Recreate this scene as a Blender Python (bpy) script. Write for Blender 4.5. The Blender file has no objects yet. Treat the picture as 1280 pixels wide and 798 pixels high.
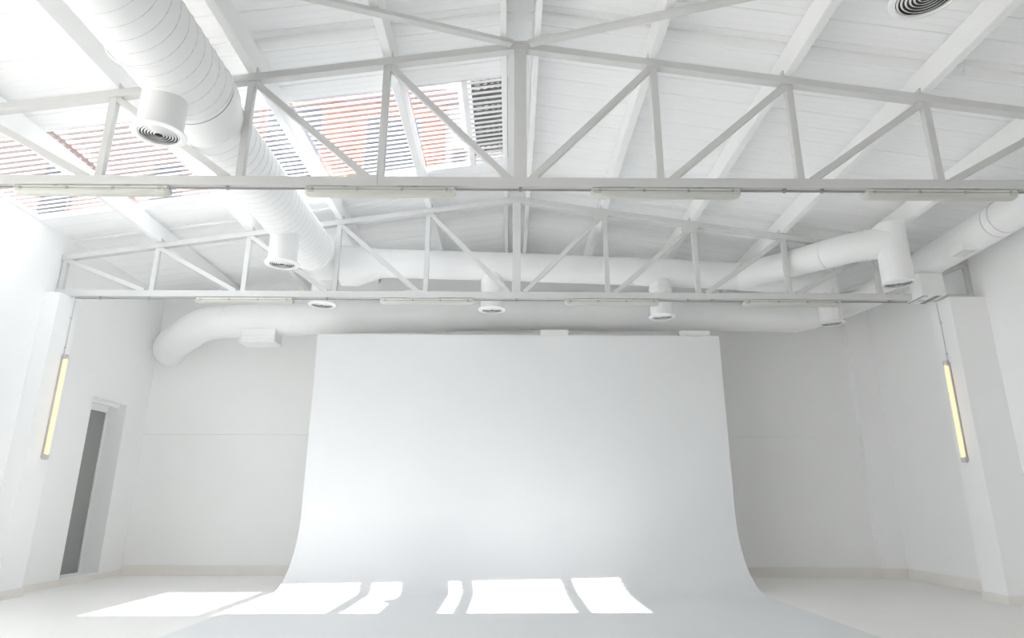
import bpy, bmesh, math, random
from mathutils import Vector, Matrix, noise
random.seed(4)
S = bpy.context.scene
C = S.collection
PI = math.pi
CAMZ = 1.35          # eye height; x right, y into the room, z up

# ---------------------------------------------------------------- camera
cam = bpy.data.cameras.new('camera'); co = bpy.data.objects.new('camera', cam); C.objects.link(co)
cam.sensor_width = 36.0; cam.sensor_fit = 'HORIZONTAL'
cam.lens = 794.3 / 1280 * 36
cr = Vector((0.9999849, -0.00387045, 0.0038976)); cu = Vector((-0.0048218, -0.278677, 0.9603728)); cf = Vector((0.0026309, 0.9603771, 0.2786915))
co.matrix_world = Matrix(((cr.x, cu.x, -cf.x, 0), (cr.y, cu.y, -cf.y, 0), (cr.z, cu.z, -cf.z, CAMZ), (0, 0, 0, 1)))
cam.clip_start = .05; cam.clip_end = 300
S.camera = co

# ---------------------------------------------------------------- light and exposure
SKY = 2.9
SUN = 17.0
EXPOSURE = 0.73
w = bpy.data.worlds.new('sky'); S.world = w; w.use_nodes = True
wn = w.node_tree; bg = wn.nodes['Background']
tc = wn.nodes.new('ShaderNodeTexCoord'); sx = wn.nodes.new('ShaderNodeSeparateXYZ')
rp = wn.nodes.new('ShaderNodeValToRGB')
wn.links.new(tc.outputs['Generated'], sx.inputs[0]); wn.links.new(sx.outputs['Z'], rp.inputs[0])
rp.color_ramp.elements[0].color = (.95, .98, 1.0, 1); rp.color_ramp.elements[1].color = (.84, .92, 1.0, 1)
wn.links.new(rp.outputs[0], bg.inputs[0]); bg.inputs[1].default_value = SKY
sl = bpy.data.lights.new('sun', 'SUN'); so = bpy.data.objects.new('sun', sl); C.objects.link(so)
sl.energy = SUN; sl.angle = math.radians(.55); sl.color = (1.0, .99, .965)
so.rotation_euler = Vector((.375, .255, -1)).to_track_quat('-Z', 'Y').to_euler(); so.location = (-8, -4, 20)
S.view_settings.view_transform = 'Standard'; S.view_settings.look = 'None'
S.view_settings.gamma = 1; S.view_settings.use_curve_mapping = False
S.view_settings.exposure = EXPOSURE
S.cycles.max_bounces = 16; S.cycles.diffuse_bounces = 13; S.cycles.glossy_bounces = 4; S.cycles.transparent_max_bounces = 16
S.cycles.transmission_bounces = 8
S.cycles.use_denoising = True
S.cycles.sample_clamp_indirect = 12
S.cycles.caustics_reflective = False; S.cycles.caustics_refractive = False

# ---------------------------------------------------------------- materials
def mat(name, col, rough=.6, vary=.02, scale=3.0, bump=0.0, bscale=40, metal=0, spec=.4, emit=None, trans=0, stretch=None):
    m = bpy.data.materials.new(name); m.use_nodes = True
    n = m.node_tree.nodes; l = m.node_tree.links; b = n['Principled BSDF']
    b.inputs['Roughness'].default_value = rough; b.inputs['Metallic'].default_value = metal
    b.inputs['Specular IOR Level'].default_value = spec
    t = n.new('ShaderNodeTexCoord'); mp = n.new('ShaderNodeMapping'); l.new(t.outputs['Object'], mp.inputs[0])
    if stretch: mp.inputs['Scale'].default_value = stretch
    ns = n.new('ShaderNodeTexNoise'); ns.inputs['Scale'].default_value = scale; ns.inputs['Detail'].default_value = 4
    l.new(mp.outputs[0], ns.inputs['Vector'])
    r = n.new('ShaderNodeValToRGB'); l.new(ns.outputs[0], r.inputs[0])
    r.color_ramp.elements[0].position = .3; r.color_ramp.elements[1].position = .7
    r.color_ramp.elements[0].color = tuple(max(0, c - vary) for c in col) + (1,)
    r.color_ramp.elements[1].color = tuple(min(1, c + vary) for c in col) + (1,)
    l.new(r.outputs[0], b.inputs['Base Color'])
    if bump:
        n2 = n.new('ShaderNodeTexNoise'); n2.inputs['Scale'].default_value = bscale; l.new(mp.outputs[0], n2.inputs['Vector'])
        bp = n.new('ShaderNodeBump'); bp.inputs['Strength'].default_value = bump; bp.inputs['Distance'].default_value = .01
        l.new(n2.outputs[0], bp.inputs['Height']); l.new(bp.outputs[0], b.inputs['Normal'])
    if emit:
        b.inputs['Emission Color'].default_value = tuple(emit[0]) + (1,); b.inputs['Emission Strength'].default_value = emit[1]
    if trans:
        o = n['Material Output']; tr = n.new('ShaderNodeBsdfTranslucent'); tr.inputs[0].default_value = tuple(col) + (1,)
        mx = n.new('ShaderNodeMixShader'); mx.inputs[0].default_value = trans
        l.new(b.outputs[0], mx.inputs[1]); l.new(tr.outputs[0], mx.inputs[2]); l.new(mx.outputs[0], o.inputs[0])
    return m
def glass(name, tint=(1, 1, 1), refl=.06):
    m = bpy.data.materials.new(name); m.use_nodes = True; n = m.node_tree.nodes; l = m.node_tree.links
    n.remove(n['Principled BSDF']); o = n['Material Output']
    t = n.new('ShaderNodeBsdfTransparent'); t.inputs[0].default_value = tuple(tint) + (1,)
    g = n.new('ShaderNodeBsdfGlossy'); g.inputs['Roughness'].default_value = .02
    mx = n.new('ShaderNodeMixShader'); mx.inputs[0].default_value = refl
    l.new(t.outputs[0], mx.inputs[1]); l.new(g.outputs[0], mx.inputs[2]); l.new(mx.outputs[0], o.inputs[0])
    return m
M = {}
M['wall'] = mat('white_wall_paint', (.925, .925, .925), .85, .006, 1.2, .08, 60)
M['back'] = mat('back_wall_paint', (.915, .915, .912), .85, .008, 1.0, .08, 60)
M['rear'] = mat('grey_rear_wall', (.30, .30, .30), .85, .01)  # unseen wall, kept dark to cut bounce light on the truss fronts
M['board'] = mat('roof_board_paint', (.935, .937, .94), .75, .004, 1.5)
M['steel'] = mat('steel_paint', (.66, .66, .652), .55, .012, 5, .02, 50)
M['beam'] = mat('beam_paint', (.90, .90, .90), .6, .012, 4, .02, 40)
M['duct'] = mat('duct_paint', (.89, .892, .892), .45, .012, 3, .02, 20)
M['seam'] = mat('duct_seam', (.72, .72, .71), .6, .01)  # greyer than the duct: shade of the seam relief put into the colour
M['dark'] = mat('pipe_shade', (.10, .10, .10), .8, .01)  # shade inside the outlets, given as a colour
M['floor'] = mat('floor_epoxy', (.90, .885, .86), .42, .012, .8, .02, 8)
M['skirt'] = mat('skirting_paint', (.84, .81, .77), .6, .01)
M['cyc'] = mat('backdrop_paint', (.79, .797, .803), .6, .006, .7, .02, 20)
M['housing'] = mat('lamp_housing', (.66, .66, .62), .5, .01)
M['cover'] = mat('lamp_cover', (.82, .82, .77), .3, .01, trans=.35)
M['clip'] = mat('steel_clip', (.42, .41, .38), .35, .02, metal=.6)
M['cable'] = mat('grey_conduit', (.30, .30, .30), .5, .02)
M['wcable'] = mat('white_cable', (.66, .66, .66), .5, .02)
M['tube'] = mat('lit_tube', (.55, .48, .28), .4, .01, emit=((1.0, .84, .52), .48))
M['cap'] = mat('tube_cap', (.55, .52, .5), .5, .02)
M['doorgrey'] = mat('grey_door', (.33, .33, .325), .5, .015, 14, .04, 30, stretch=(6, 6, .3))
M['slat'] = mat('white_slat', (.90, .90, .90), .5, .01, trans=.3)
M['glass'] = glass('glass_pane')
M['skyglass'] = glass('skylight_glass', (.80, .81, .82))
M['salmon'] = mat('salmon_render', (.21, .085, .055), .85, .03, 2, .1, 30)
M['pinkwall'] = mat('pink_render', (.17, .12, .108), .85, .02, 2, .1, 30)
M['palewall'] = mat('pale_render', (.30, .27, .265), .85, .02, 2, .1, 30)
M['darkpane'] = mat('house_window', (.045, .045, .052), .15, .01)
M['eave'] = mat('eave_boards', (.22, .14, .15), .7, .03)
M['brown'] = mat('brown_screen', (.13, .11, .09), .7, .02)
M['ground'] = mat('yard', (.35, .34, .32), .9, .03, 1)

# ---------------------------------------------------------------- helpers
def link(name, me, m=None, parent=None):
    o = bpy.data.objects.new(name, me); C.objects.link(o)
    if m is not None and me is not None and not me.materials: me.materials.append(m)
    if parent is not None: o.parent = parent
    return o
def obj(name, bm, m, parent=None, smooth=False):
    me = bpy.data.meshes.new(name)
    bmesh.ops.recalc_face_normals(bm, faces=bm.faces)
    if smooth:
        for f in bm.faces: f.smooth = True
        for e in bm.edges:
            if len(e.link_faces) == 2 and e.calc_face_angle(0) > .7: e.smooth = False
    bm.to_mesh(me); bm.free()
    return link(name, me, m, parent)
def tag(o, label=None, cat=None, group=None, kind=None):
    if label: o['label'] = label
    if cat:
        o['category'] = cat
        kind = kind or 'thing'
    if group: o['group'] = group
    if kind: o['kind'] = kind
    return o
def empty(name, loc=(0, 0, 0)):
    o = bpy.data.objects.new(name, None); C.objects.link(o); o.location = loc; o.empty_display_size = .1
    return o
def W(z): return z + CAMZ
def box(bm, x0, x1, y0, y1, z0, z1, bev=0):
    r = bmesh.ops.create_cube(bm, size=1, matrix=Matrix.Translation(((x0+x1)/2, (y0+y1)/2, (z0+z1)/2)) @ Matrix.Diagonal((x1-x0, y1-y0, z1-z0, 1)))
    if bev:
        es = list({e for v in r['verts'] for e in v.link_edges})
        bmesh.ops.bevel(bm, geom=es, offset=bev, segments=2, affect='EDGES', profile=.5)
def B(*a, bev=0):
    bm = bmesh.new(); box(bm, *a, bev=bev); return bm
def bar(bm, a, b, wn_, wu, up=(0, 1, 0)):
    """rectangular member a->b; wu = size along `up`, wn_ = size across"""
    a = Vector(a); b = Vector(b); d = (b-a); L = d.length; d.normalize()
    u = Vector(up); u = (u - d*u.dot(d)).normalized(); n = d.cross(u)
    vs = []
    for p in (a, b):
        for s, t in ((-1, -1), (1, -1), (1, 1), (-1, 1)):
            vs.append(bm.verts.new(p + n*s*wn_/2 + u*t*wu/2))
    for f in ((0, 1, 2, 3), (7, 6, 5, 4), (0, 4, 5, 1), (1, 5, 6, 2), (2, 6, 7, 3), (3, 7, 4, 0)): bm.faces.new([vs[i] for i in f])
def BAR(*a, bev=.004, **k):
    bm = bmesh.new(); bar(bm, *a, **k)
    if bev: bmesh.ops.bevel(bm, geom=list(bm.edges), offset=bev, segments=1, affect='EDGES')
    return bm
def sweep(bm, pts, rad, seg=32, cap=True):
    pts = [Vector(p) for p in pts]
    if not hasattr(rad, '__len__'): rad = [rad]*len(pts)
    tan = []
    for i in range(len(pts)):
        a = pts[max(i-1, 0)]; b = pts[min(i+1, len(pts)-1)]
        if 0 < i < len(pts)-1: t = (pts[i]-a).normalized() + (b-pts[i]).normalized()
        else: t = b-a
        tan.append(t.normalized())
    ref = Vector((0, 0, 1)) if abs(tan[0].z) < .9 else Vector((1, 0, 0))
    rings = []
    for i, p in enumerate(pts):
        t = tan[i]; ref = (ref - t*ref.dot(t)).normalized(); n = t.cross(ref)
        rings.append([bm.verts.new(p + (ref*math.cos(2*PI*k/seg) + n*math.sin(2*PI*k/seg))*rad[i]) for k in range(seg)])
    for i in range(len(rings)-1):
        for k in range(seg):
            bm.faces.new((rings[i][k], rings[i][(k+1) % seg], rings[i+1][(k+1) % seg], rings[i+1][k]))
    if cap:
        bm.faces.new(rings[0][::-1]); bm.faces.new(rings[-1])
    return bm
def SW(pts, rad, seg=32, cap=True): return sweep(bmesh.new(), pts, rad, seg, cap)
def bend(pts, r, n=6):
    """round the corners of a polyline"""
    pts = [Vector(p) for p in pts]; out = [pts[0]]
    for i in range(1, len(pts)-1):
        a, b, c = pts[i-1], pts[i], pts[i+1]
        q = min(r, (a-b).length*.48, (c-b).length*.48)
        s = b + (a-b).normalized()*q; e = b + (c-b).normalized()*q
        for k in range(n+1):
            t = k/n; out.append(s*(1-t)**2 + b*2*t*(1-t) + e*t*t)
    out.append(pts[-1]); return out
def lathe(bm, prof, seg=40, mtx=Matrix.Identity(4)):
    rings = [[bm.verts.new(mtx @ Vector((r*math.cos(2*PI*k/seg), r*math.sin(2*PI*k/seg), z))) for k in range(seg)] for r, z in prof]
    n = len(rings)
    for i in range(n):
        j = (i+1) % n
        for k in range(seg):
            bm.faces.new((rings[i][k], rings[i][(k+1) % seg], rings[j][(k+1) % seg], rings[j][k]))
    return bm

# ---------------------------------------------------------------- room numbers
X0 = .1; SP = 1.4978; HB = W(3.275); HR = W(5.0); MS = .147
YT = [2.30, 6.11, 9.92]
YB = 13.1; YR = -7.83
XL = -7.45; XR = 7.62
def hn(x): return HR - MS*abs(x-X0)               # truss top chord centre line
def hroof(x): return hn(x) + .38
def addpoly(bm, pts): return bm.faces.new([bm.verts.new(p) for p in pts])

# floor
floor = tag(obj('floor', B(XL-.4, XR+.4, YR-.3, YB+.3, -.2, 0), M['floor']), kind='structure')
# walls with thickness
def wall_prism(name, pts2, axis, a0, a1, m, holes=None):
    bm = bmesh.new()
    def P(u, v, a): return (a, u, v) if axis == 'x' else (u, a, v)
    f = addpoly(bm, [P(u, v, a0) for u, v in pts2])
    r = bmesh.ops.extrude_face_region(bm, geom=[f]); d = Vector(P(0, 0, a1-a0))
    bmesh.ops.translate(bm, verts=[g for g in r['geom'] if isinstance(g, bmesh.types.BMVert)], vec=d)
    return tag(obj(name, bm, m), kind='structure')
DY0, DY1, DZ0, DZ1 = 11.33, 12.37, .10, 3.16       # door recess in the left wall
eL = hroof(XL)+.02; eR = hroof(XR)+.02
bm = bmesh.new()
WY0, WY1, WZ0, WZ1 = -5.4, 6.6, .35, 4.2             # wide unseen window, added left of the frame to brighten the right side
box(bm, XL-.45, XL, YR, WY0, 0, eL); box(bm, XL-.45, XL, WY1, DY0, 0, eL)
box(bm, XL-.45, XL, WY0, WY1, 0, WZ0); box(bm, XL-.45, XL, WY0, WY1, WZ1, eL); box(bm, XL-.45, XL, DY1, YB+.2, 0, eL)
box(bm, XL-.45, XL, DY0, DY1, DZ1, eL); box(bm, XL-.45, XL, DY0, DY1, 0, DZ0)
wl = tag(obj('wall_left', bm, M['wall']), kind='structure')
wr = tag(obj('wall_right', B(XR, XR+.3, YR, YB+.2, 0, eR), M['wall']), kind='structure')
def gable(y0, y1, x0, x1, z0=0, off=.0):
    bm = bmesh.new()
    pts = [(x0, y0, z0), (x1, y0, z0), (x1, y0, hroof(x1)+off), (X0, y0, hroof(X0)+off), (x0, y0, hroof(x0)+off)]
    f = addpoly(bm, pts); r = bmesh.ops.extrude_face_region(bm, geom=[f])
    bmesh.ops.translate(bm, verts=[g for g in r['geom'] if isinstance(g, bmesh.types.BMVert)], vec=(0, y1-y0, 0))
    return bm
wb = tag(obj('wall_back', gable(YB+.014, YB+.25, XL-.01, XR+.01), M['back']), kind='structure')
obj('wall_panel', B(XL, XR-.5, YB-.008, YB+.03, .18, 2.655, bev=.004), M['back'], wb)
obj('wall_panel', B(XL, XR-.5, YB-.008, YB+.03, 2.672, 5.6, bev=.004), M['back'], wb)
tag(obj('wall_rear', gable(YR-.25, YR, XL-.1, XR+.1), M['rear']), kind='structure')
tag(obj('trim_1', B(7.12, XR, YB-.15, YB+.02, .18, 5.58, bev=.003), M['wall']), kind='structure')
sw = tag(obj('added_window', B(XL-.25, XL-.24, WY0, WY1, WZ0, WZ1), M['glass']), kind='structure')
for k in range(9):
    y = WY0+.03+(WY1-WY0-.06)*k/8
    obj('mullion', B(XL-.28, XL-.21, y-.03, y+.03, WZ0+.002, WZ1-.002, bev=.005), M['wall'], sw)
# unseen overhang, added to keep the sun out of the side window
bm = bmesh.new(); box(bm, XL-2.2, XL-.03, YR, YB, eL-.12, eL)
tag(obj('added_overhang', bm, M['wall']), kind='structure')
# skirting, the same beige as the floor
tag(obj('baseboard_back', B(XL, XR, YB-.03, YB+.01, 0, .18, bev=.004), M['skirt']), kind='structure')
bm = B(XR-.02, XR+.01, YR, YB, 0, .18, bev=.004); box(bm, 7.10, XR, YB-.17, YB-.02, 0, .18)
tag(obj('baseboard_right', bm, M['skirt']), kind='structure')
bm = B(XL-.01, XL+.02, YR, DY0, 0, .10, bev=.004); box(bm, XL-.01, XL+.02, DY0, YB, 0, .10, bev=.004)
tag(obj('baseboard_left', bm, M['skirt']), kind='structure')

# ---------------------------------------------------------------- door in the left wall
door = tag(obj('door_1', B(XL-.42, XL-.37, DY0, DY1, DZ0, DZ1-.13), M['doorgrey']), 'tall narrow grey door leaf deep in the left wall recess', kind='structure')
bm = bmesh.new()
box(bm, XL-.37, XL-.36+.02, DY0, DY1, DZ1-.16, DZ1-.02); box(bm, XL-.20, XL-.14, DY0, DY1, DZ1-.07, DZ1)
obj('door_head', bm, M['wall'], door)
obj('door_jamb', B(XL-.37, XL-.34, DY0, DY0+.05, DZ0, DZ1-.16, bev=.004), M['wall'], door)
obj('door_jamb', B(XL-.37, XL-.34, DY1-.03, DY1, DZ0, DZ1-.16, bev=.004), M['wall'], door)
obj('door_sill', B(XL-.40, XL+.012, DY0+.002, DY1-.002, DZ0, DZ0+.02, bev=.004), M['wall'], door)
obj('door_sign', B(XL-.368, XL-.364, DY1-.38, DY1-.18, 2.62, 2.67), M['housing'], door)
for k in range(9):
    y = DY0+.06+(k+.5)*(DY1-DY0-.1)/9
    obj('door_board', B(XL-.372, XL-.362, y-.0535, y+.0535, DZ0+.02, DZ1-.17), M['doorgrey'], door)

# ---------------------------------------------------------------- roof
BW = 2.16/7; YS0 = 7.07                                  # board width; near edge of the skylight
nlo = int(math.floor((YS0-YR)/BW))+1; nhi = int(math.floor((YB-YS0)/BW))+1
def sky_hole(side, i):
    """x range left open in board row i of a slope, or None"""
    if side < 0 and 0 <= i < 7: return (XL, -.02)
    return None
deck = bmesh.new()
ceil_boards = []
def slopebox(bm, x0, x1, y0, y1, lo, hi, bev=0):
    """prism following the roof slope between x0 and x1, from lo to hi above the roof line"""
    vs = [bm.verts.new((x, y, hroof(x)+o)) for x, y, o in ((x0, y0, lo), (x1, y0, lo), (x1, y1, lo), (x0, y1, lo), (x0, y0, hi), (x1, y0, hi), (x1, y1, hi), (x0, y1, hi))]
    fs = [bm.faces.new([vs[i] for i in f]) for f in ((3, 2, 1, 0), (4, 5, 6, 7), (0, 1, 5, 4), (1, 2, 6, 5), (2, 3, 7, 6), (3, 0, 4, 7))]
    if bev:
        es = [e for e in fs[0].edges if abs(e.verts[0].co.y-e.verts[1].co.y) < 1e-4]
        bmesh.ops.bevel(bm, geom=es, offset=bev, segments=1, affect='EDGES')
for side in (-1, 1):
    xe = XL-.02 if side < 0 else XR+.02
    for i in range(-nlo, nhi):
        y0 = YS0+i*BW; y1 = y0+BW
        if y0 < YR: y0 = YR
        if y1 > YB+.05: y1 = YB+.05
        h = sky_hole(side, i)
        segs = [(min(xe, X0), max(xe, X0))]
        if h:
            segs = [s for s in ((segs[0][0], h[0]), (h[1], segs[0][1])) if s[1]-s[0] > .03]
        for s in segs:
            ceil_boards.append((s[0], s[1], y0, y1)); slopebox(deck, s[0]-.0, s[1]+.0, y0, y1, .034, .06)
ceiling = tag(obj('ceiling', deck, M['wall']), kind='structure')
random.seed(9)
for x0, x1, y0, y1 in ceil_boards:
    bm = bmesh.new(); dz = random.uniform(0, .003)
    slopebox(bm, x0, x1, y0+.0025, y1-.0025, dz, .033, bev=.007)
    # a shallow rib along each board
    for q in (.36, .68):
        yc = y0 + (y1-y0)*q
        slopebox(bm, x0, x1, yc-.006, yc+.006, dz-.0025, dz+.004)
    obj('roof_board', bm, M['board'], ceiling)
# flat cap board at the ridge
obj('ridge_cap', BAR((X0, YR, hroof(X0)-.03), (X0, YB, hroof(X0)-.03), wn_=.30, wu=.02, up=(0, 0, 1)), M['board'], ceiling)

# ---------------------------------------------------------------- roof beams along the room
ords = {1: 'first', 2: 'second', 3: 'third', 4: 'fourth', 5: 'fifth'}
def purlin(x, label, top=.33, wdt=.10):
    t = empty('roof_beam', (x, YR, hn(x)+.05)); tag(t, label, 'roof beam', 'long roof beams running away from the camera')
    z0 = hn(x)+.055; z1 = hroof(x)-.035-MS*wdt*.5
    bm = BAR((x, YR, (z0+z1)/2), (x, YB+.005, (z0+z1)/2), wn_=wdt, wu=z1-z0, up=(0, 0, 1), bev=.006)
    o = obj('beam', bm, M['beam'], t); o.matrix_parent_inverse = Matrix.Translation((-x, -YR, -(hn(x)+.05)))
    for y in YT:                                          # angle cleats where the beam sits on a truss
        s = -1 if x > X0 else 1
        c = obj('cleat', B(x+s*.05-.004*s, x+s*.05+.012, y-.06, y+.06, z0, z0+.06) if s > 0 else B(x-.062, x-.046, y-.06, y+.06, z0, z0+.06), M['steel'], t)
        c.matrix_parent_inverse = Matrix.Translation((-x, -YR, -(hn(x)+.05)))
    return t
for k in range(1, 5):
    purlin(X0-k*SP, f'white steel roof beam, {ords[k]} one left of the ridge pair, over the left roof slope')
    purlin(X0+k*SP, f'white steel roof beam, {ords[k]} one right of the ridge pair, over the right roof slope')
purlin(X0-.19, 'white steel roof beam, left one of the close pair at the ridge', wdt=.07)
purlin(X0+.19, 'white steel roof beam, right one of the close pair at the ridge', wdt=.07)
# shallow cross strips just before each truss
for n_, (y, lb) in enumerate(((5.95, 'near'), (10.05, 'far'))):
    for side, sn in ((-1, 'left'), (1, 'right')):
        xe = XL if side < 0 else XR
        a, b = sorted((xe, X0)); bm = bmesh.new(); slopebox(bm, a, b, y-.02, y+.13, -.03, .001, bev=.012)
        tag(obj('roof_strip', bm, M['beam']), f'shallow white strip across the {sn} roof slope above the {lb} truss', 'roof strip', 'cross strips under the roof boards')

# ---------------------------------------------------------------- trusses
def truss(y, label, kmin=-5, kmax=5, gussets=()):
    t = empty('roof_truss', (0, y, 0)); tag(t, label, 'roof truss', 'white steel roof trusses')
    inv = Matrix.Translation((0, -y, 0))
    def part(n, bm):
        o = obj(n, bm, M['steel'], t); o.matrix_parent_inverse = inv; return o
    def nx(k): return X0+k*SP
    xa, xb = XL+.002, XR-.002
    part('bottom_chord', B(xa, xb, y-.05, y+.05, HB-.055, HB+.055, bev=.008))
    for xe in (xa, xb):
        part('top_chord', BAR((xe, y, hn(xe)), (X0, y, HR), wn_=.09, wu=.10))
    for k in range(kmin, kmax+1):
        x = nx(k); wd = .135 if k == 0 else .08
        part('post', BAR((x, y, HB+.05), (x, y, hn(x)-(-.03 if k == 0 else .035)), wn_=wd, wu=.07 if k else .09))
        if k:
            s = 1 if k > 0 else -1
            a = Vector((x-s*.03, y, hn(x)-.05)); b = Vector((nx(k-s)+s*.12, y, HB+.05))
            part('diagonal', BAR(a, b, wn_=.075, wu=.06))
    for k in gussets:
        x = nx(k); s = 1 if k > 0 else -1
        bm = bmesh.new()
        f = addpoly(bm, [(x+s*.08, y-.058, hn(x)-.04), (x+s*.03, y-.058, hn(x)-.13), (x-s*.16, y-.058, hn(x)-.2), (x-s*.22, y-.058, hn(x)-.12), (x-s*.18, y-.058, hn(x)-.0)])
        r = bmesh.ops.extrude_face_region(bm, geom=[f]); bmesh.ops.translate(bm, verts=[g for g in r['geom'] if isinstance(g, bmesh.types.BMVert)], vec=(0, .01, 0))
        part('gusset_plate', bm)
    # splice plates under the bottom chord
    for xs in (nx(-1)-.02,):
        part('splice_plate', B(xs-.32, xs+.22, y-.06, y+.06, HB-.062, HB-.05))
        part('splice_plate', B(xs-.32, xs+.0, y-.058, y-.048, HB-.055, HB+.07))
    # cap at the ridge
    part('ridge_plate', BAR((X0-.22, y-.0, HR+.035), (X0+.22, y-.0, HR+.035), wn_=.03, wu=.12))
    return t
truss(YT[0], 'nearest white roof truss over the camera, above the frame')
truss(YT[1], 'large front roof truss crossing the whole width above the middle of the room')
truss(YT[2], 'far roof truss between the two wall columns, in front of the back ducts', gussets=(1, 2))
# flat braces from the ridge of the front truss to the eaves of the nearest one
for s, sn in ((-1, 'left'), (1, 'right')):
    xe = X0+s*7.35
    bm = BAR((X0+s*.10, YT[1]-.085, HR-.01), (xe, YT[0]+.09, hn(xe)-.01), wn_=.085, wu=.05, up=(0, 0, 1))
    tag(obj('roof_brace', bm, M['steel']), f'slanting {sn} brace running from the front truss peak up out of frame', 'roof brace', 'pair of slanting roof braces')

# ---------------------------------------------------------------- columns
tag(obj('column', B(XL, -7.2, 9.67, 10.17, 0, W(3.22), bev=.006), M['wall']), 'white square column on the left wall carrying a lit tube lamp', 'column', 'wall columns')
tag(obj('column', B(7.04, XR, 9.67, 10.17, 0, W(3.22), bev=.006), M['wall']), 'white square column on the right wall carrying a lit tube lamp', 'column', 'wall columns')
tag(obj('baseboard_1', B(XL, -7.185, 9.655, 10.185, 0, .12), M['skirt']), kind='structure')
tag(obj('baseboard_2', B(7.025, XR, 9.655, 10.185, 0, .12), M['skirt']), kind='structure')

# ---------------------------------------------------------------- skylight in the left slope
sky = empty('window_1', (-3.7, 8.15, hroof(-3.7))); tag(sky, kind='structure')
def spart(n, bm, m, p=None):
    o = obj(n, bm, m, sky); o.matrix_parent_inverse = Matrix.Translation((3.7, -8.15, -hroof(-3.7))); return o
ya, yb = YS0, YS0+7*BW
bm = bmesh.new(); slopebox(bm, XL, -.02, ya, yb, .052, .058); spart('pane', bm, M['skyglass'])
bm = bmesh.new()
slopebox(bm, XL, -.02, ya, ya+.02, -.003, .062); slopebox(bm, XL, -.02, yb-.02, yb, -.003, .062)
slopebox(bm, XL, XL+.03, ya, yb, -.003, .062); slopebox(bm, -.05, -.02, ya, yb, -.003, .062)
spart('frame', bm, M['wall'])
bm = bmesh.new(); slopebox(bm, -.66, -.58, ya, yb, .0, .05); spart('mullion', bm, M['wall'])
edges = [XL+.04]+[X0-k*SP for k in (5, 4, 3, 2, 1)][1:]+[-.62, -.05]
NSL = 18
pitch = (yb-ya-.08)/NSL
for a, b in zip(edges[:-1], edges[1:]):
    for k in range(NSL):
        y = ya+.04+(k+.5)*pitch
        aa = a+.055 if a > XL+.1 and a < -.7 else a+.005
        bb = b-.055 if b < -.7 else b-.005
        bm = bmesh.new(); slopebox(bm, aa, bb, y-.024, y+.024, .022, .027); spart('slat', bm, M['slat'])
# brown slatted screen standing on the roof beside the ridge end of the skylight
scr = empty('roof_screen', (-.3, 8.15, hroof(-.3)+.3)); tag(scr, 'brown lattice screen on the roof over the ridge end of the skylight', 'screen')
def rpart(n, bm, m):
    o = obj(n, bm, m, scr); o.matrix_parent_inverse = Matrix.Translation((.3, -8.15, -hroof(-.3)-.3)); return o
for x in (-.6, .06):
    for y in (ya-.15, yb+.11):
        rpart('leg', B(x-.02, x+.02, y, y+.04, hroof(min(x, 0))+.055, hroof(0)+.43), M['brown'])
for k in range(24):
    y = ya-.1+k*.1
    bm = bmesh.new(); slopebox(bm, -.56, .04, y, y+.06, .26, .28); rpart('slat', bm, M['brown'])
bm = bmesh.new(); slopebox(bm, -.77, .06, ya-.2, yb+.2, .42, .425); rpart('sheet', bm, M['slat'])  # translucent sheet added to stop sun leaking through the lattice
for x in (-.56, -.44, -.34, -.25, -.17, -.10, -.04, .02):
    bm = bmesh.new(); slopebox(bm, x, x+.045, ya-.15, yb+.15, .285, .31); rpart('batten', bm, M['brown'])

# ---------------------------------------------------------------- neighbouring building seen through the skylight
hb = empty('building', (-8, 17, 0)); tag(hb, 'pink and orange house with dark windows seen through the slatted skylight', 'building')
def hpart(n, bm, m, par=None):
    o = obj(n, bm, m, par or hb); 
    o.matrix_parent_inverse = Matrix.Translation((8, -17, 0)) if par is None else Matrix.Identity(4)
    return o
hpart('wall', B(-16, -7.6, 17, 24, 0, 13.2), M['pinkwall'])
hpart('wall', B(-7.6, -2.0, 16.9, 24, 0, 13.2), M['salmon'])
hpart('wall', B(-2.0, 1.0, 17.1, 24, 0, 13.2), M['palewall'])
hpart('eave', B(-16.2, 1.2, 16.3, 24, 13.2, 13.4), M['eave'])
for (x0, x1, z0, z1, y) in ((-7.35, -5.75, 9.2, 12.95, 16.9), (-4.35, -2.75, 8.4, 12.55, 16.9), (-10.6, -9.8, 9.0, 11.0, 17), (-1.75, -1.4, 9.2, 11.6, 17.1), (-13.8, -13.0, 9, 11, 17)):
    f = hpart('window', B(x0-.06, x1+.06, y-.05, y+.05, z0-.06, z1+.06), M['pinkwall'])
    g = obj('pane', B(x0, x1, y-.06, y+.0, z0, z1), M['darkpane'], f)
    g.matrix_parent_inverse = Matrix.Identity(4)
tag(obj('ground', B(-60, 60, -60, 60, -.5, -.25), M['ground']), kind='structure')

# ---------------------------------------------------------------- curved white backdrop
cyc = empty('backdrop', (.15, 11.3, 0)); tag(cyc, 'large white curved studio backdrop sweeping from the wall onto the floor', 'backdrop')
def cpart(n, bm, m, sm=False):
    o = obj(n, bm, m, cyc, sm); o.matrix_parent_inverse = Matrix.Translation((-.15, -11.3, 0)); return o
prof = [(1.5, .022), (4, .022), (7, .022), (9.6, .022)]
R_ = 1.15; yc0 = 11.38
for k in range(25):
    a = k/24*PI/2
    # a slightly flattened quarter turn
    prof.append((yc0-R_+R_*math.sin(a), .022+R_*1.05*(1-math.cos(a))))
prof += [(yc0+.005, 2.2), (yc0+.01, 3.2), (yc0+.02, W(3.0))]
bm = bmesh.new(); xa, xb = -3.56, 3.87
def off(i, d):
    a = Vector(prof[max(i-1, 0)]); b = Vector(prof[min(i+1, len(prof)-1)]); t = (b-a).normalized()
    return (prof[i][0]+t.y*d, prof[i][1]-t.x*d)
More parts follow.
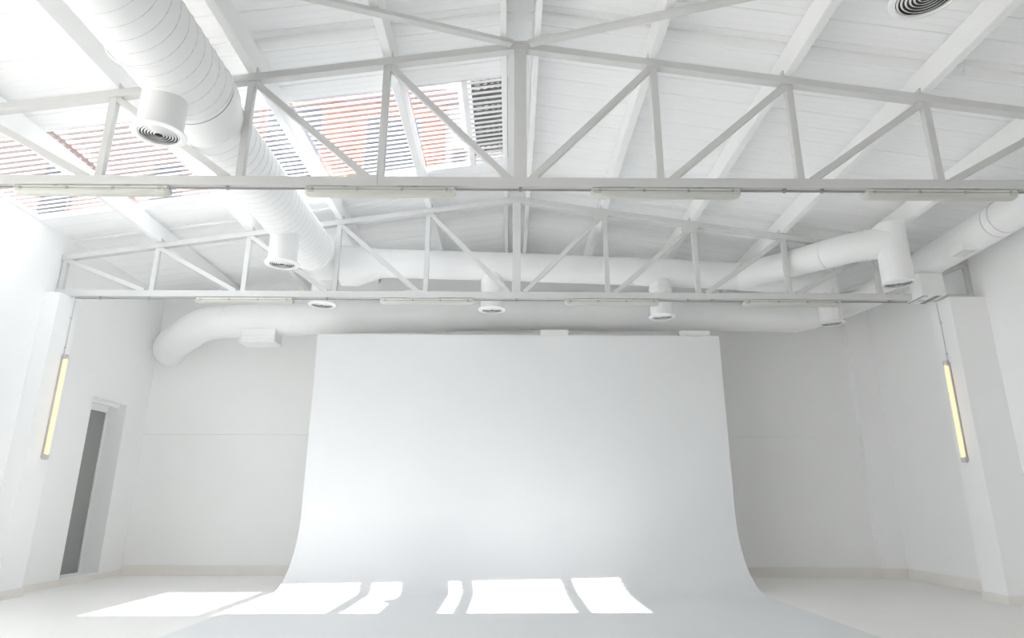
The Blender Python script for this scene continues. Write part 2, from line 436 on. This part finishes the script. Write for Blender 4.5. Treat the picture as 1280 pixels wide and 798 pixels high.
top = [[bm.verts.new((x, y, z)) for y, z in prof] for x in (xa, xb)]
bot = [[bm.verts.new((x,)+off(i, .02)) for i in range(len(prof))] for x in (xa, xb)]
n = len(prof)
for i in range(n-1):
    bm.faces.new((top[0][i], top[1][i], top[1][i+1], top[0][i+1]))
    bm.faces.new((bot[0][i], bot[1][i], bot[1][i+1], bot[0][i+1]))
    for s in (0, 1): bm.faces.new((top[s][i], top[s][i+1], bot[s][i+1], bot[s][i]))
for i in (0, n-1): bm.faces.new((top[0][i], top[1][i], bot[1][i], bot[0][i]))
cpart('sheet', bm, M['cyc'], True)
cpart('rear_rail', B(-1.2, 3.2, yc0+.16, yc0+.24, W(2.98), W(3.09), bev=.004), M['steel'])
cpart('rear_rail', B(-3.5, -1.6, yc0+.16, yc0+.24, W(2.95), W(3.03), bev=.004), M['steel'])
for x0, x1, z1 in ((.56, 1.08, 3.115), (3.17, 3.72, 3.11), (-2.13, -1.60, 3.03)):
    cpart('mounting_block', B(x0, x1, yc0+.06, yc0+.30, W(2.9), W(z1), bev=.005), M['duct'])
for x in (-3.2, -1.5, .8, 3.4):
    cpart('support_post', B(x-.04, x+.04, yc0+.25, yc0+.33, .0, W(2.95), bev=.004), M['steel'])

# ---------------------------------------------------------------- ducts
def thing_at(name, loc, label, cat, group=None):
    t = empty(name, loc); tag(t, label, cat, group); inv = Matrix.Translation(-Vector(loc))
    def part(n, bm, m, sm=False):
        o = obj(n, bm, m, t, sm); o.matrix_parent_inverse = inv; return o
    return t, part
_cache = {}
def outlet(t, part, x, y, ztop, zbot, r=.198, fl=.240, nr=6):
    """round drop pipe with a flange and concentric blades; a part with its sub-parts"""
    bm = bmesh.new(); lathe(bm, [(r, ztop), (r, zbot), (r-.006, zbot), (r-.006, ztop)], 40, Matrix.Translation((x, y, 0)))
    o = part('outlet', bm, M['duct'], True)
    def sub(key, bmf, m):
        if key not in _cache:
            me = bpy.data.meshes.new(key); b = bmf(); bmesh.ops.recalc_face_normals(b, faces=b.faces)
            for f in b.faces: f.smooth = True
            for e in b.edges:
                if len(e.link_faces) == 2 and e.calc_face_angle(0) > .6: e.smooth = False
            b.to_mesh(me); b.free(); me.materials.append(m); _cache[key] = me
        q = bpy.data.objects.new(key.split(':')[0], _cache[key]); C.objects.link(q); q.parent = o
        # o has local = world - parent origin; its own matrix is identity, so world location works directly
        q.location = (x, y, zbot)
        return q
    sub(f'flange:{r}', lambda: lathe(bmesh.new(), [(fl, .004), (fl-.005, -.006), (r-.015, -.016), (r-.022, -.008), (r-.022, .006), (fl-.005, .010)], 40), M['duct'])
    sub(f'shade_disc:{r}', lambda: lathe(bmesh.new(), [(r-.008, .020), (r-.008, .023), (.001, .023), (.001, .020)], 24), M['dark'])  # dark disc stands for the shade inside the drop pipe
    for k in range(nr):
        rr = .022+(r-.05)*(k+.6)/nr
        sub(f'blade:{r}_{k}', lambda: lathe(bmesh.new(), [(rr, -.012), (rr+.003, -.0135), (rr+.0125, -.004), (rr+.011, -.002)], 32), M['duct'])
    return o
def ring(part, p, d, r, wdt=.03, h=.008, name='collar'):
    d = Vector(d).normalized(); q = d.to_track_quat('Z', 'Y').to_matrix().to_4x4(); mt = Matrix.Translation(p) @ q
    return part(name, lathe(bmesh.new(), [(r-.004, -wdt/2), (r+h, -wdt/2), (r+h, wdt/2), (r-.004, wdt/2)], 40, mt), M['duct'], True)
def spiral(part, a, b, r, pitch=.13):
    a = Vector(a); b = Vector(b); d = b-a; L = d.length; d.normalize(); q = d.to_track_quat('Z', 'Y').to_matrix()
    n = int(L/pitch*26); pts = []
    for i in range(n+1):
        s = i/n*L; an = 2*PI*s/pitch; pts.append(a+d*s+q @ Vector((math.cos(an)*(r+.001), math.sin(an)*(r+.001), 0)))
    part('spiral_seam', SW(pts, .003, 4), M['seam'], False)

# long left duct
DX = -3.27; DZ = W(4.0)
t, part = thing_at('air_duct', (DX, 10.5, DZ), 'thick white spiral duct running along the left from the camera', 'air duct', 'white round ducts')
pa = [(DX+.07, YR+.02, DZ), (DX+.07, 5.55, DZ), (DX+.05, 5.75, DZ), (DX, 6.02, DZ), (DX, 9.75, DZ)]
part('pipe', SW(pa, [.385, .385, .38, .350, .350], 48), M['duct'], True)
part('end_elbow', SW([(DX, 9.75, DZ), (DX, 10.1, DZ), (DX+.02, 10.4, DZ), (DX+.08, 10.62, DZ), (DX+.1, 10.72, DZ)], [.345, .345, .335, .28, .18], 40), M['duct'], True)
ring(part, (DX+.07, 5.53, DZ), (0, 1, -.1), .385, .02, .007)
part('joint_seam', lathe(bmesh.new(), [(.382, -.004), (.3885, -.004), (.3885, .004), (.382, .004)], 48, Matrix.Translation((DX+.07, 5.55, DZ)) @ Matrix.Rotation(-PI/2, 4, 'X')), M['clip'], True)
ring(part, (DX, 6.03, DZ), (.05, 1, 0), .352, .02, .008)
ring(part, (DX, 9.74, DZ), (0, 1, 0), .350, .05, .010)
ring(part, (DX, 8.0, DZ), (0, 1, 0), .350, .02, .004)
spiral(part, (DX+.07, 2.0, DZ), (DX+.07, 5.5, DZ), .385, .15)
spiral(part, (DX, 6.1, DZ), (DX, 9.6, DZ), .350, .13)
for y, zb in ((5.2, W(3.28)), (8.5, W(3.27)), (10.50, W(3.285))):
    outlet(t, part, DX+(.01 if y > 6 else .0), y, DZ-.25, zb)
for y in (4.7, 8.9):
    part('hanger_strap', SW([(DX+.05+.39*math.cos(a_), y, DZ+.39*math.sin(a_)) for a_ in [i/20*2*PI for i in range(21)]], .009, 6), M['duct'], True) if y < 6 else None
    part('hanger_rod', SW([(DX+.06, y, DZ+.37), (DX+.06, y, hroof(DX)-.02)], .008, 8), M['steel'], True)

# back upper duct with its two branches
t, part = thing_at('air_duct', (0, 10.7, W(4.08)), 'upper white back duct behind the far truss, with four round outlets and a side branch', 'air duct', 'white round ducts')
zc = W(4.08)
part('reducer', SW([(-2.97, 10.5, W(4.0)), (-2.72, 10.52, W(4.0)), (-2.3, 10.56, zc-.0), (-2.1, 10.57, zc)], [.345, .345, .262, .258], 40), M['duct'], True)
part('pipe', SW(bend([(-2.1, 10.57, zc), (-.3, 10.68, zc), (2.75, 10.95, zc), (4.3, 11.10, zc-.02), (5.95, 11.3, W(4.0))], .3), .256, 40), M['duct'], True)
for x, y in ((-1.25, 10.62), (.6, 10.76), (2.3, 10.91), (3.3, 11.0), (4.1, 11.08)):
    ring(part, (x, y, zc), (1, .09, 0), .256, .02, .005)
outlet(t, part, -.325, 10.68, zc-.15, W(3.265)); outlet(t, part, 2.73, 10.95, zc-.15, W(3.23)); outlet(t, part, 5.95, 11.3, zc+.18, W(3.225))
ring(part, (2.73, 10.95, W(3.75)), (0, 0, 1), .205, .02, .006)
part('branch_pipe', SW(bend([(4.25, 11.05, W(4.04)), (4.85, 10.1, W(3.95)), (5.35, 9.25, W(3.88)), (5.8, 8.95, W(3.85))], .3), .235, 40), M['duct'], True)
ring(part, (5.13, 9.62, W(3.907)), (.5, -.85, -.07), .236, .03, .007)
ring(part, (5.52, 9.13, W(3.87)), (1, -.65, -.05), .236, .03, .007)
outlet(t, part, 5.8, 8.95, W(4.10), W(3.18), r=.215, fl=.224)
part('end_cap', lathe(bmesh.new(), [(.218, W(4.08)), (.218, W(4.112)), (.05, W(4.13)), (.001, W(4.13)), (.001, W(4.10))], 40, Matrix.Translation((5.8, 8.95, 0))), M['duct'], True)

# back lower duct, right side duct
t, part = thing_at('air_duct', (0, 12.1, W(3.6)), 'lower white duct over the backdrop that turns forward along the right wall', 'air duct', 'white round ducts')
P4 = [(-7.115, YB-.002, W(3.06)), (-7.11, 12.95, W(3.07)), (-6.95, 12.75, W(3.13)), (-6.05, 12.1, W(3.40)), (-3.5, 12.1, W(3.52)), (0, 12.1, W(3.62)), (3.5, 12.1, W(3.62)), (5.7, 12.1, W(3.60)), (6.3, 11.85, W(3.66)), (6.9, 11.1, W(3.84)), (6.9, 8.25, W(3.87)), (6.98, 7.5, W(3.93)), (7.0, 5.0, W(3.95))]
# left run and right run share one line but are two pieces
lp = bend(P4[:8], .35); part('pipe', SW(lp, .325, 40), M['duct'], True)
ring(part, (-6.30, 12.30, W(3.33)), (1, -.81, .29), .325, .025, .006)
ring(part, (-6.72, 12.64, W(3.21)), (1, -.81, .29), .325, .025, .006)
for x in (-5.6, -2.0, 1.35, 3.1, 4.6):
    ring(part, (x, 12.1, W(3.62 if x > 0 else (3.425 if x < -5 else 3.565))), (1, 0, 0), .325, .02, .005)
g = part('register_box', B(-5.17, -4.52, 11.83, 12.2, W(2.96), W(3.22), bev=.005), M['duct'])
for k in range(3):
    q = obj('blade', B(-5.14, -4.55, 11.815, 11.835, W(2.985+k*.045), W(3.0+k*.045)), M['duct'], g)
q = obj('flange', B(-5.20, -4.49, 11.80, 12.23, W(2.945), W(2.96)), M['duct'], g)
part('elbow', SW(bend(P4[7:11], .35), .25, 40), M['duct'], True)
part('side_pipe', SW(bend([(6.9, 10.2, W(3.86)), (6.9, 8.25, W(3.87)), (7.0, 7.5, W(3.96)), (7.05, YR+.01, W(3.97))], .35), .245, 40), M['duct'], True)
part('reducer', SW([(5.65, 12.1, W(3.60)), (5.95, 12.0, W(3.62)), (6.2, 11.88, W(3.65))], [.325, .31, .25], 40), M['duct'], True)
ring(part, (6.9, 8.12, W(3.88)), (0, 1, 0), .247, .03, .007); ring(part, (6.9, 9.9, W(3.87)), (0, 1, 0), .247, .02, .005)
g = part('register_box', B(6.62, 6.86, 8.62, 8.92, W(3.60), W(3.72), bev=.004), M['duct'])
obj('blade', B(6.65, 6.83, 8.64, 8.90, W(3.593), W(3.602)), M['seam'], g)
# boxed slot diffuser hanging at the column head
t, part = thing_at('slot_diffuser', (6.77, 9.85, W(3.2)), 'white rectangular slot air diffuser hanging beside the right column head', 'air diffuser')
part('box', B(6.58, 6.97, 9.62, 10.1, W(3.225), W(3.60), bev=.005), M['duct'])
part('slot', B(6.61, 6.69, 9.65, 10.07, W(3.218), W(3.228)), M['cable'])
part('slot', B(6.82, 6.90, 9.65, 10.07, W(3.218), W(3.228)), M['cable'])
part('blade', B(6.645, 6.655, 9.65, 10.07, W(3.205), W(3.23)), M['duct'])
part('flange', B(6.565, 6.59, 9.61, 10.11, W(3.212), W(3.23)), M['duct'])
# duct above the frame at right that carries the cut-off round diffuser
t, part = thing_at('air_duct', (2.71, 3.39, W(3.2)), 'round ceiling diffuser cut off by the top edge at right', 'air duct', 'white round ducts')
part('pipe', SW([(2.71, YR+.02, W(3.95)), (2.71, 3.55, W(3.95))], .25, 40), M['duct'], True)
outlet(t, part, 2.71, 3.39, W(3.8), W(3.2), r=.20, fl=.22)

# ---------------------------------------------------------------- lamps under the trusses
zt = HB-.064
def batten_lamp(x0, x1, y, label, group):
    t, part = thing_at('batten_lamp', ((x0+x1)/2, y, zt), label, 'batten lamp', group)
    bm = bmesh.new(); L = x1-x0; xm = (x0+x1)/2
    # housing: trapezoid tray
    def ext(poly, xa, xb, inset=0):
        bm = bmesh.new(); a = [bm.verts.new((xa, y+p, zt+q)) for p, q in poly]; b = [bm.verts.new((xb, y+p, zt+q)) for p, q in poly]
        n = len(poly); bm.faces.new(a); bm.faces.new(b[::-1])
        for i in range(n): bm.faces.new((a[i], a[(i+1) % n], b[(i+1) % n], b[i]))
        return bm
    part('housing', ext([(-.045, .0), (.045, .0), (.062, -.038), (-.062, -.038)], x0+.015, x1-.015), M['housing'])
    r_ = [(-.060, -.040), (.060, -.040), (.058, -.066), (.044, -.088), (.022, -.098), (-.022, -.098), (-.044, -.088), (-.058, -.066)]
    bm = bmesh.new(); rings = []
    for xx, sc in ((x0, .55), (x0+.02, .85), (x0+.06, 1), (x1-.06, 1), (x1-.02, .85), (x1, .55)):
        rings.append([bm.verts.new((xx, y+p*(.6+.4*sc), zt-.040+(q+.040)*sc)) for p, q in r_])
    for a, b in zip(rings[:-1], rings[1:]):
        for i in range(8): bm.faces.new((a[i], a[(i+1) % 8], b[(i+1) % 8], b[i]))
    bm.faces.new(rings[0]); bm.faces.new(rings[-1][::-1])
    part('cover', bm, M['cover'], True)
    for xx in (x0+.03, x1-.11):
        part('end_cap', B(xx, xx+.08, y-.063, y+.063, zt-.072, zt-.034, bev=.01), M['housing'])
    for k in range(4):
        xx = x0+.09+(L-.18)*k/3
        part('clip', B(xx-.013, xx+.013, y-.070, y-.058, zt-.052, zt-.022, bev=.003), M['clip'])
    for k in (.27, .73):
        part('bracket', B(x0+L*k-.03, x0+L*k+.03, y-.052, y+.052, zt-.004, zt+.001), M['clip'])
    part('tray_gap', B(x0+.03, x1-.03, y-.0645, y+.0645, zt-.042, zt-.037), M['cable'])
o4 = ('leftmost', 'second from left', 'third from left', 'rightmost')
for (x0, x1), s in zip(((-5.25, -3.61), (-2.18, -.585), (.85, 2.43), (3.75, 5.37)), o4):
    batten_lamp(x0, x1, YT[1], f'long unlit batten lamp under the front truss, {s} of four', 'batten lamps under the front truss')
for (x0, x1), s in zip(((-5.14, -3.55), (-2.13, -.60), (.89, 2.43), (3.81, 5.41)), o4):
    batten_lamp(x0, x1, YT[2], f'long unlit batten lamp under the far truss, {s} of four', 'batten lamps under the far truss')
L1 = ((-5.25, -3.61), (-2.18, -.585), (.85, 2.43), (3.75, 5.37)); L2 = ((-5.14, -3.55), (-2.13, -.60), (.89, 2.43), (3.81, 5.41))
for y, lb, xa, xb, LL in ((YT[1], 'front', -7.4, 7.5, L1), (YT[2], 'far', -7.1, 6.5, L2)):
    t, part = thing_at('conduit', (0, y, zt-.03), f'thin grey power conduit in lengths between the lamps of the {lb} truss', 'conduit', 'conduits under the trusses')
    cuts = [xa]+[v for ab in LL for v in (ab[0]-.002, ab[1]+.002)]+[xb]
    for a, b in zip(cuts[::2], cuts[1::2]):
        part('pipe', SW([(a, y-.03, zt-.022), (b, y-.03, zt-.022)], .012, 10), M['cable'], True)
    for x in (-6.7, -5.9, -3.0, .1, 2.9, 3.3, 6.2):
        if xa < x < xb: part('saddle', B(x-.015, x+.015, y-.048, y-.012, zt-.036, zt+.004), M['cable'])

# ---------------------------------------------------------------- lit tube lamps on the columns
def tube_lamp(x, y, z0, z1, s, label, cabtop):
    t, part = thing_at('tube_lamp', (x, y, z0), label, 'tube lamp', 'lit tube lamps on the columns')
    part('housing', B(min(x, x+s*.05), max(x, x+s*.05), y-.035, y+.035, z0+.02, z1-.02, bev=.008), M['cap'])
    xc = x+s*.062
    part('tube', SW([(xc, y-.012, z0+.07), (xc, y-.012, z1-.07)], .034, 20), M['tube'], True)
    for a, b in ((z0, z0+.08), (z1-.08, z1)):
        part('end_cap', SW([(xc-s*.008, y-.008, a), (xc-s*.008, y-.008, b)], .042, 20), M['cap'], True)
    part('cable', SW([(x+s*.012, y, z1-.02), (x+s*.012, y, (z1+cabtop)/2), (x+s*.012, y+.01, cabtop)], .007, 8), M['wcable'], True)
    for z in (z1+.12, (z1+cabtop)/2+.15):
        part('cable_clip', B(min(x, x+s*.022), max(x, x+s*.022), y-.016, y+.016, z-.012, z+.012), M['wcable'])
tube_lamp(-7.2, 10.02, W(.62), W(2.27), 1, 'glowing vertical tube lamp on the left column', W(3.2))
tube_lamp(7.04, 9.96, W(.63), W(2.22), -1, 'glowing vertical tube lamp on the right column', W(3.2))
